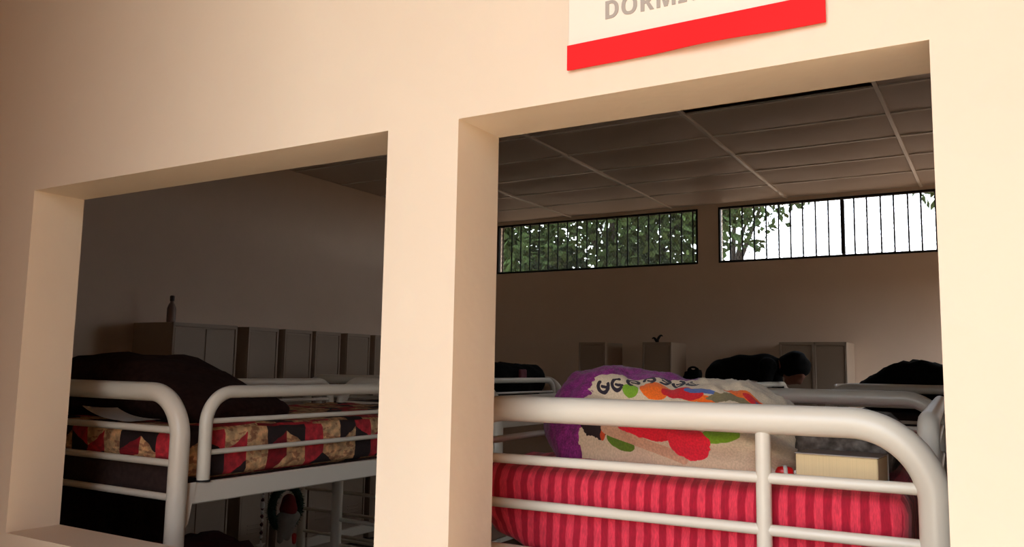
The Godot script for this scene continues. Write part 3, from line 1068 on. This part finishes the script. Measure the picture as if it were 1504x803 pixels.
func build_heap(b1: Node3D) -> void:
	# crumpled fleece with a purple border, cream field and bright print
	var n := FastNoiseLite.new()
	n.seed = 91
	n.frequency = 4.0
	var g := Geo.new()
	var NU := 90
	var NV := 64
	var top := func(u: float) -> float:
		# height profile of the heap along its length
		var h := 0.0
		var ks := [[0.0, 0.13], [0.06, 0.19], [0.16, 0.228], [0.28, 0.24], [0.42, 0.225], [0.56, 0.208], [0.76, 0.205], [0.88, 0.175], [0.97, 0.13], [1.0, 0.09]]
		for i in ks.size() - 1:
			if u >= ks[i][0]:
				h = lerpf(ks[i][1], ks[i + 1][1], smoothstep(0, 1, (u - ks[i][0]) / (ks[i + 1][0] - ks[i][0])))
		return h
	var s0 := g.v.size()
	for j in NV + 1:
		for i in NU + 1:
			var u := float(i) / NU
			var w := float(j) / NV
			var a := PI * w
			var h: float = top.call(u)
			var round_end: float = sqrt(clampf(1.0 - pow(absf(2.0 * u - 1.0), 7.0), 0.0, 1.0))
			var depth: float = 0.20 * (0.35 + 0.65 * round_end) * (1.0 + 0.25 * smoothstep(0.35, 0.8, u))
			var y := pow(sin(a), 0.75) * h * (0.45 + 0.55 * round_end)
			var zz := cos(a) * depth
			# folds: a long horizontal tuck across the front and smaller slanted creases
			var tuck := exp(-pow((w - 0.20 - 0.03 * sin(u * 7.0)) / 0.035, 2.0))
			var crease := sin(u * 34.0 + w * 9.0 + 3.0 * n.get_noise_2d(u * 3.0, w * 3.0))
			var d := -0.030 * tuck * smoothstep(0.2, 0.35, u) + 0.0025 * crease * sin(a) + 0.014 * n.get_noise_3d(u * 2.2, w * 2.0, 0.0) + 0.003 * n.get_noise_3d(u * 8.0, w * 6.0, 4.0)
			var low := smoothstep(0.0, 0.06, w) * smoothstep(1.0, 0.94, w)
			# the lower front rolls forward between the tuck and the bed
			zz += 0.045 * exp(-pow((w - 0.10) / 0.07, 2.0)) * smoothstep(0.25, 0.45, u)
			var nv := Vector3(0, sin(a), cos(a))
			# the left end overhangs its base
			var under := 0.075 * smoothstep(0.25, 0.0, u) * (1.0 - pow(sin(a), 0.8))
			var p := Vector3(-0.36 + 0.72 * u + under, max(y, 0.0), zz) + nv * d * low
			p.y = max(p.y, 0.001)
			g.v.append(p)
			g.uv.append(Vector2(u, 1.0 - w))
	for j in NV:
		for i in NU:
			var a := s0 + j * (NU + 1) + i
			g.idx.append_array([a, a + NU + 1, a + 1, a + 1, a + NU + 1, a + NU + 2])
	var m := img_mat(heap_image(), 0.95)
	m.rim_enabled = true
	m.rim = 0.25
	# end caps and underside
	for e in [0, NU]:
		var c := g.v.size()
		g.v.append(Vector3(-0.36 + 0.72 * e / NU, 0.03, 0)); g.uv.append(Vector2(float(e) / NU, 0.6))
		for j in NV:
			var a: int = s0 + j * (NU + 1) + int(e)
			var b: int = a + NU + 1
			g.idx.append_array([c, b, a] if e == 0 else [c, a, b])
	var o := obj("fleece_blanket", g.mesh(true), m)
	o.position = Vector3(-0.757, 1.372, -0.80)
	o.rotation.y = deg_to_rad(2.7)
	tag(o, "crumpled fleece blanket with purple border, cream ground and bright floral print, heaped on the bed", "blanket")
	# book
	var bk := thing("thick_book", "thick closed paperback lying flat by the rail, pages facing out", "book", Vector3(-0.302, 1.379, -0.548), deg_to_rad(-3.0))
	var pages := img_mat(book_image(), 0.9)
	var pm := Geo.new()
	pm.box(Vector3(0, 0.029, 0), Vector3(0.158, 0.052, 0.105), 0.002)
	obj("page_block", pm.mesh(), pages, bk)
	obj("cover", boxm(Vector3(0, 0.0565, -0.001), Vector3(0.162, 0.002, 0.110), 0.0005), mat(Color(0.62, 0.58, 0.56), 0.5), bk)
	obj("cover", boxm(Vector3(0, 0.0015, -0.001), Vector3(0.162, 0.002, 0.110), 0.0005), mat(Color(0.62, 0.58, 0.56), 0.5), bk)
	obj("spine", boxm(Vector3(0, 0.029, -0.055), Vector3(0.162, 0.056, 0.002), 0.0005), mat(Color(0.62, 0.58, 0.56), 0.5), bk)
	# twisted wrapper
	var wr := thing("candy_wrapper", "small red and white twisted wrapper lying between the blanket and the book", "wrapper", Vector3(-0.412, 1.378, -0.525), 0.4)
	var wg := Geo.new()
	wg.lathe([Vector2(0, -0.020), Vector2(0.010, -0.014), Vector2(0.013, 0), Vector2(0.010, 0.014), Vector2(0, 0.020)], Vector3.ZERO, 10)
	var wb := obj("body", wg.mesh(true), mat(Color(0.80, 0.08, 0.10), 0.3), wr)
	wb.rotation.z = PI / 2
	wb.position.y = 0.014
	for s in [-1.0, 1.0]:
		var fg := Geo.new()
		for layer in 2:
			fg.sheet(func(u, vv): return Vector3(s * (0.016 + u * 0.020), 0.014 + (vv - 0.5) * 0.03 * u + 0.001 * layer, 0.004 * sin(vv * 14.0) * u), 3, 8)
		obj("twist", fg.mesh(), M.paper, wr)
	var rg := Geo.new()
	rg.tube([Vector3(-0.004, 0.014, 0), Vector3(0.004, 0.014, 0)], 0.0138, 12)
	obj("band", rg.mesh(true), M.paper, wr)
	# furry throw lying behind the book
	slab("furry_throw", "brown shaggy throw lying behind the book", "throw", M.grey_fur, b1, Vector3(0.345, 1.437, -0.33), Vector3(0.11, 0.060, 0.14), 0.05, 0.035, 95)

func build_lockers() -> void:
	var first := make_locker("locker", 0.31, 1, "pale grey locker with raised door frame, left one of the pair beside the kneeling person", M.locker_door)
	first.position = Vector3(-1.675, 0, -6.70)
	var shiny := make_locker("locker", 0.285, 1, "grey locker with bare painted door, right one of the pair beside the kneeling person", M.locker_door)
	shiny.position = Vector3(-1.377, 0, -6.70)
	dup(first, Vector3(-3.77, 0, -6.70), 0.0, "dim grey locker under the shaded window, farther from the kneeling person")
	dup(first, Vector3(-3.045, 0, -6.70), 0.0, "dim grey locker under the shaded window with a small dark clip on top")
	var twin := make_locker("double_locker", 0.576, 2, "two-door grey locker at the start of the row on the side wall, bottle on top", M.locker_door)
	twin.position = Vector3(-5.08, 0, -2.796)
	twin.rotation.y = PI / 2
	var names := ["narrow grey locker next to the two-door locker on the side wall",
		"narrow grey locker on the side wall, second after the two-door locker",
		"narrow grey locker on the side wall, third after the two-door locker",
		"narrow grey locker on the side wall, fourth after the two-door locker",
		"narrow grey locker on the side wall, fifth after the two-door locker",
		"narrow grey locker on the side wall, sixth after the two-door locker"]
	var zs := [-3.35, -3.73, -4.083, -4.481, -4.86, -5.24]
	for i in zs.size():
		dup(first, Vector3(-5.08, 0, zs[i]), PI / 2, names[i])

func build_person() -> void:
	var z := -5.62
	var at := Vector3(-1.85, 1.34, z)
	var t := thing("person", "person in black clothes kneeling on a far bunk, bent forward with head lowered", "person", at)
	var P := func(x: float, y: float, dz: float) -> Vector3: return Vector3(x, y, dz) - Vector3(at.x, at.y, 0)
	var hip: Vector3 = P.call(-2.06, 1.585, 0)
	var waist: Vector3 = P.call(-1.90, 1.635, 0)
	var chest: Vector3 = P.call(-1.72, 1.635, 0)
	var neck: Vector3 = P.call(-1.575, 1.655, 0)
	var head: Vector3 = P.call(-1.475, 1.625, 0)
	var body := []
	var shirt := []
	var trousers := []
	body.append([hip, waist, 0.10, 0.085])
	body.append([waist, chest, 0.085, 0.095])
	body.append([chest, neck, 0.09, 0.05])
	shirt.append([hip.lerp(waist, 0.3), waist, 0.115, 0.10])
	shirt.append([waist, chest, 0.10, 0.108])
	shirt.append([chest, chest.lerp(neck, 0.75), 0.105, 0.068])
	body.append([neck, head + Vector3(-0.04, 0.0, 0), 0.052, 0.05])
	for s in [-1.0, 1.0]:
		var hj: Vector3 = hip + Vector3(-0.01, -0.02, s * 0.08)
		var knee: Vector3 = P.call(-1.93, 1.42, s * 0.11)
		var ankle: Vector3 = P.call(-2.27, 1.405, s * 0.10)
		var toe: Vector3 = P.call(-2.36, 1.385, s * 0.10)
		body.append([hj, knee, 0.075, 0.055])
		body.append([knee, ankle, 0.052, 0.035])
		body.append([ankle, toe, 0.034, 0.026])
		trousers.append([hip, hj, 0.112, 0.10])
		trousers.append([hj, knee, 0.095, 0.068])
		trousers.append([knee, ankle, 0.066, 0.05])
		var sh: Vector3 = chest + Vector3(0.07, 0.01, s * 0.13)
		var el: Vector3 = P.call(-1.66, 1.50, s * 0.19)
		var wr: Vector3 = P.call(-1.60, 1.40, s * 0.15)
		body.append([chest + Vector3(0.05, 0.01, s * 0.05), sh, 0.07, 0.05])
		body.append([sh, el, 0.047, 0.037])
		body.append([el, wr, 0.036, 0.026])
		shirt.append([chest + Vector3(0.03, 0.01, s * 0.03), sh, 0.095, 0.064])
		shirt.append([sh, el, 0.062, 0.052])
		shirt.append([el, el.lerp(wr, 0.6), 0.050, 0.042])
	var g := Geo.new()
	nets(body, 0.012, 0.03, g)
	# hands: palm and five fingers spread on the mattress
	for s in [-1.0, 1.0]:
		var wr: Vector3 = P.call(-1.60, 1.40, s * 0.15)
		var pm: Vector3 = wr + Vector3(0.05, -0.03, 0)
		var hand := [[wr, pm, 0.024, 0.022], [wr + Vector3(0.02, -0.018, s * 0.018), pm + Vector3(0.02, -0.005, s * 0.025), 0.015, 0.013], [wr + Vector3(0.02, -0.018, -s * 0.018), pm + Vector3(0.02, -0.005, -s * 0.025), 0.015, 0.013]]
		for k in 4:
			var b0: Vector3 = pm + Vector3(0.018, -0.004, s * (0.027 - 0.018 * k))
			var ln: float = [0.052, 0.066, 0.070, 0.058][k]
			var b1: Vector3 = b0 + Vector3(ln * 0.5, 0.004, s * (0.006 - 0.004 * k))
			hand.append([b0, b1, 0.0095, 0.0085])
			hand.append([b1, b1 + Vector3(ln * 0.5, -0.010, s * (0.005 - 0.003 * k)), 0.0085, 0.0075])
		hand.append([wr + Vector3(0.022, -0.016, -s * 0.02), wr + Vector3(0.05, -0.02, -s * 0.055), 0.012, 0.010])
		hand.append([wr + Vector3(0.05, -0.02, -s * 0.055), wr + Vector3(0.078, -0.028, -s * 0.062), 0.010, 0.008])
		nets(hand, 0.005, 0.008, g)
	# head: looking down and ahead, tilted forward
	var fd := Vector3(0.62, -0.78, 0).normalized()   # where the face points
	var up := Vector3(0.78, 0.62, 0).normalized()    # crown
	var sd := Vector3(0, 0, 1)
	var H := func(f: float, u: float, s: float) -> Vector3: return head + fd * f + up * u + sd * s
	var hd := [[H.call(-0.02, 0.035, 0), H.call(0.012, 0.03, 0), 0.088, 0.084], [H.call(0.03, -0.045, 0), H.call(0.045, -0.085, 0), 0.062, 0.036],
		[H.call(0.06, 0.0, 0), H.call(0.07, -0.03, 0), 0.045, 0.042], [H.call(0.09, 0.012, 0), H.call(0.112, -0.028, 0), 0.010, 0.014],
		[H.call(0.075, -0.062, 0.014), H.call(0.075, -0.062, -0.014), 0.020, 0.020],
		[H.call(-0.02, -0.05, 0), neck, 0.052, 0.05]]
	for s in [-1.0, 1.0]:
		hd.append([H.call(0.078, 0.022, s * 0.040), H.call(0.078, 0.022, s * 0.022), 0.018, 0.018])
		hd.append([H.call(-0.005, 0.0, s * 0.082), H.call(-0.01, 0.03, s * 0.088), 0.012, 0.015])
	nets(hd, 0.007, 0.014, g)
	obj("body", g.mesh(), M.skin, t)
	var hair := [[H.call(-0.03, 0.045, 0), H.call(0.008, 0.052, 0), 0.100, 0.088], [H.call(-0.06, 0.0, 0), H.call(-0.05, -0.07, 0), 0.075, 0.055],
		[H.call(-0.08, -0.02, 0.0), H.call(-0.10, -0.03, 0), 0.05, 0.04],
		[H.call(0.0, 0.03, 0.05), H.call(0.0, -0.035, 0.062), 0.055, 0.034], [H.call(0.0, 0.03, -0.05), H.call(0.0, -0.035, -0.062), 0.055, 0.034], [H.call(0.03, 0.075, 0.0), H.call(0.06, 0.065, 0), 0.05, 0.022]]
	obj("hair", netm(hair, 0.009, 0.03), M.hair, t)
	obj("shirt", netm(shirt, 0.012, 0.035), M.black_cloth, t)
	obj("trousers", netm(trousers, 0.012, 0.03), M.black_cloth, t)
	# bag on the bed behind the feet
	var n := FastNoiseLite.new()
	n.seed = 8
	n.frequency = 9.0
	var bag := Geo.new()
	bag.rbox(Vector3(0.075, 0.13, 0.06), 0.055, Vector3i(10, 10, 10),
		func(p: Vector3, face: int) -> Vector3: return p * (1.0 + 0.25 * n.get_noise_3dv(p * 2.0)) + Vector3(0.2 * maxf(p.y, 0.0), 0, 0),
		func(p: Vector3, face: int) -> Vector2: return Vector2(p.x, p.y))
	var bo := thing("dark_bag", "small dark cloth bag standing on the bunk behind the kneeling person", "bag", Vector3(-2.40, 1.484, -5.84))
	var sack := obj("sack", bag.mesh(true), M.black_cloth, bo)
	sack.position.y = 0.0
	var st := []
	for i in 13:
		var a := PI * i / 12.0
		st.append(Vector3(0.02 + cos(a) * 0.045, 0.115 + sin(a) * 0.035, 0.01))
	obj("strap", tubem(st, 0.009, 8), M.black_cloth, bo)

func build_trinkets() -> void:
	# bottle on the first locker
	var t := thing("spray_bottle", "slim pale bottle standing on the two-door locker", "bottle", Vector3(-5.30, 1.885, -2.66))
	var g := Geo.new()
	g.lathe([Vector2(0, 0), Vector2(0.030, 0.002), Vector2(0.032, 0.02), Vector2(0.032, 0.11), Vector2(0.022, 0.14), Vector2(0.013, 0.155), Vector2(0.013, 0.17)], Vector3.ZERO, 18)
	obj("flask", g.mesh(true), mat(Color(0.55, 0.47, 0.44), 0.4), t)
	var c := Geo.new()
	c.lathe([Vector2(0.016, 0.166), Vector2(0.017, 0.20), Vector2(0.012, 0.206), Vector2(0, 0.207)], Vector3.ZERO, 16)
	obj("cap", c.mesh(true), mat(Color(0.25, 0.19, 0.18), 0.5), t)
	# clip on the far locker
	var k := thing("hair_clip", "small dark claw clip lying on top of a far locker", "clip", Vector3(-3.05, 1.885, -6.72))
	for s in [-1.0, 1.0]:
		var cp := []
		for i in 9:
			var a := i / 8.0
			cp.append(Vector3(s * (0.006 + 0.055 * a), 0.012 + 0.045 * sin(a * 2.2) + (0.012 * s), 0.01 * s))
		obj("claw", tubem(cp, [0.012, 0.014, 0.014, 0.013, 0.012, 0.010, 0.009, 0.007, 0.005], 8), M.black, k)
	obj("spring", tubem([Vector3(-0.012, 0.016, 0), Vector3(0.012, 0.016, 0)], 0.016, 10), M.black, k)
	# hanging wreath under the upper bunk
	var w := thing("hanging_wreath", "green tinsel wreath with red and white felt centre hanging under the patchwork bunk", "ornament", Vector3(-3.262, 0.86, -1.90))
	var r := RandomNumberGenerator.new()
	r.seed = 12
	var wg := Geo.new()
	for i in 900:
		var a := r.randf() * TAU
		# an upright ring, longer at the top like an arch
		var cpos := Vector3(0, sin(a) * 0.105, cos(a) * 0.098)
		var d := Vector3(r.randfn(), r.randfn(), r.randfn()).normalized()
		var b := cpos + d * 0.036
		var sd := d.cross(Vector3(r.randfn(), r.randfn(), r.randfn())).normalized() * 0.005
		wg.tri(cpos - sd, b, cpos + sd)
	var ring := []
	for i in 28:
		var a := TAU * i / 28.0
		ring.append(Vector3(0, sin(a) * 0.105, cos(a) * 0.098))
	obj("ring", tubem(ring, 0.020, 8, true), cloth(Color(0.05, 0.17, 0.10), 101), w)
	obj("tinsel", wg.mesh(), mat(Color(0.06, 0.22, 0.13), 0.6), w).set_meta("kind", "stuff")
	obj("red_felt", netm([[Vector3(0.02, 0.035, 0), Vector3(0.02, -0.005, 0), 0.035, 0.046]], 0.008, 0.02), cloth(Color(0.52, 0.05, 0.06), 103), w)
	obj("white_felt", netm([[Vector3(0.02, -0.05, -0.05), Vector3(0.02, -0.05, 0.05), 0.026, 0.026], [Vector3(0.02, -0.06, 0.0), Vector3(0.02, -0.15, 0.0), 0.048, 0.018], [Vector3(0.02, -0.06, 0.03), Vector3(0.02, -0.16, 0.05), 0.03, 0.015]], 0.008, 0.03), cloth(Color(0.55, 0.52, 0.47), 105), w)
	obj("red_drop", netm([[Vector3(0.02, -0.15, -0.05), Vector3(0.02, -0.185, -0.05), 0.013, 0.010]], 0.005, 0.01), mat(Color(0.75, 0.08, 0.07), 0.4), w)
	obj("hanging_thread", tubem([Vector3(0, 0.10, 0), Vector3(0.0, 0.2, 0), Vector3(0.0, 0.294, 0)], 0.0022, 6), M.black, w)
	# bead string with star
	var s := thing("bead_garland", "string of white and red beads ending in a white star, beside the wreath", "garland", Vector3(-3.262, 0.69, -1.74))
	obj("string", tubem([Vector3(0, 0.02, 0), Vector3(0, 0.25, 0), Vector3(0, 0.464, 0)], 0.002, 6), M.black, s)
	var sp := SphereMesh.new()
	sp.radius = 0.0085
	sp.height = 0.017
	sp.radial_segments = 10
	sp.rings = 6
	for i in 12:
		var o := obj("bead", sp, M.paper if i % 2 == 0 else M.maroon, s)
		o.position = Vector3(0, 0.045 + i * 0.020, 0)
	var big := obj("bead", sp, M.paper, s)
	big.position = Vector3(0, 0.20, 0)
	big.scale = Vector3(1.4, 2.6, 1.4)
	var sg := Geo.new()
	for i in 10:
		var a0 := TAU * i / 10.0 + PI / 2
		var a1 := TAU * (i + 1) / 10.0 + PI / 2
		var r0 := 0.036 if i % 2 == 0 else 0.015
		var r1 := 0.036 if i % 2 == 1 else 0.015
		var p0 := Vector3(0, sin(a0) * r0, cos(a0) * r0)
		var p1 := Vector3(0, sin(a1) * r1, cos(a1) * r1)
		sg.tri(Vector3(0.009, 0, 0), p0, p1)
		sg.tri(Vector3(-0.009, 0, 0), p1, p0)
	obj("star", sg.mesh(), M.paper, s)
	# dark framed plaque at the far left of the outer wall
	var pl := thing("wall_plaque", "small dark red plaque on the outer wall beyond the narrower opening", "plaque", Vector3(-2.66, 1.86, 0))
	obj("board", boxm(Vector3(0, 0.046, 0.004), Vector3(0.215, 0.085, 0.006), 0.002), mat(Color(0.28, 0.09, 0.07), 0.5), pl)
	obj("frame", boxes([[Vector3(-0.11, 0, 0.001), Vector3(-0.10, 0.092, 0.011)], [Vector3(0.10, 0, 0.001), Vector3(0.11, 0.092, 0.011)], [Vector3(-0.10, 0, 0.001), Vector3(0.10, 0.008, 0.011)], [Vector3(-0.10, 0.084, 0.001), Vector3(0.10, 0.092, 0.011)]]), mat(Color(0.20, 0.07, 0.05), 0.5), pl)

func build_outside() -> void:
	make_tree("dense dark leafy tree right outside the shaded window", Vector3(-4.6, -0.16, -9.6), 2.6,
		[[Vector3(0.75, 3.5, 0.2), 0.85], [Vector3(-0.45, 3.9, 0), 0.95], [Vector3(0.1, 4.9, -0.3), 1.2], [Vector3(-1.25, 3.2, 0.2), 0.6], [Vector3(1.2, 4.3, 0.0), 0.7], [Vector3(0.2, 3.0, 0.3), 0.6], [Vector3(-1.9, 3.7, -0.1), 0.75], [Vector3(0, 6.0, -0.2), 1.5], [Vector3(-1.4, 5.4, 0.2), 1.2], [Vector3(1.1, 5.6, 0.3), 1.2], [Vector3(-0.2, 5.2, 0.8), 1.0]], 16000, 0.15, 201)  # topmost lobes added above the view to shade the leaves below
	make_tree("sparse tree reaching over the corner of the brighter window", Vector3(-3.9, -0.16, -12.5), 3.4,
		[[Vector3(0.4, 4.5, 0.2), 0.7], [Vector3(0.9, 5.2, 0), 0.75], [Vector3(0.1, 5.6, 0.0), 0.9], [Vector3(-2.2, 4.4, 0), 1.0]], 1500, 0.16, 203)
	make_tree("thin drooping tree seen at the top of the brighter window", Vector3(0.4, -0.16, -12.8), 3.6,
		[[Vector3(-1.2, 5.2, 0), 0.75], [Vector3(-0.2, 5.4, 0), 0.8], [Vector3(0.8, 5.1, 0), 0.9]], 1500, 0.17, 205)
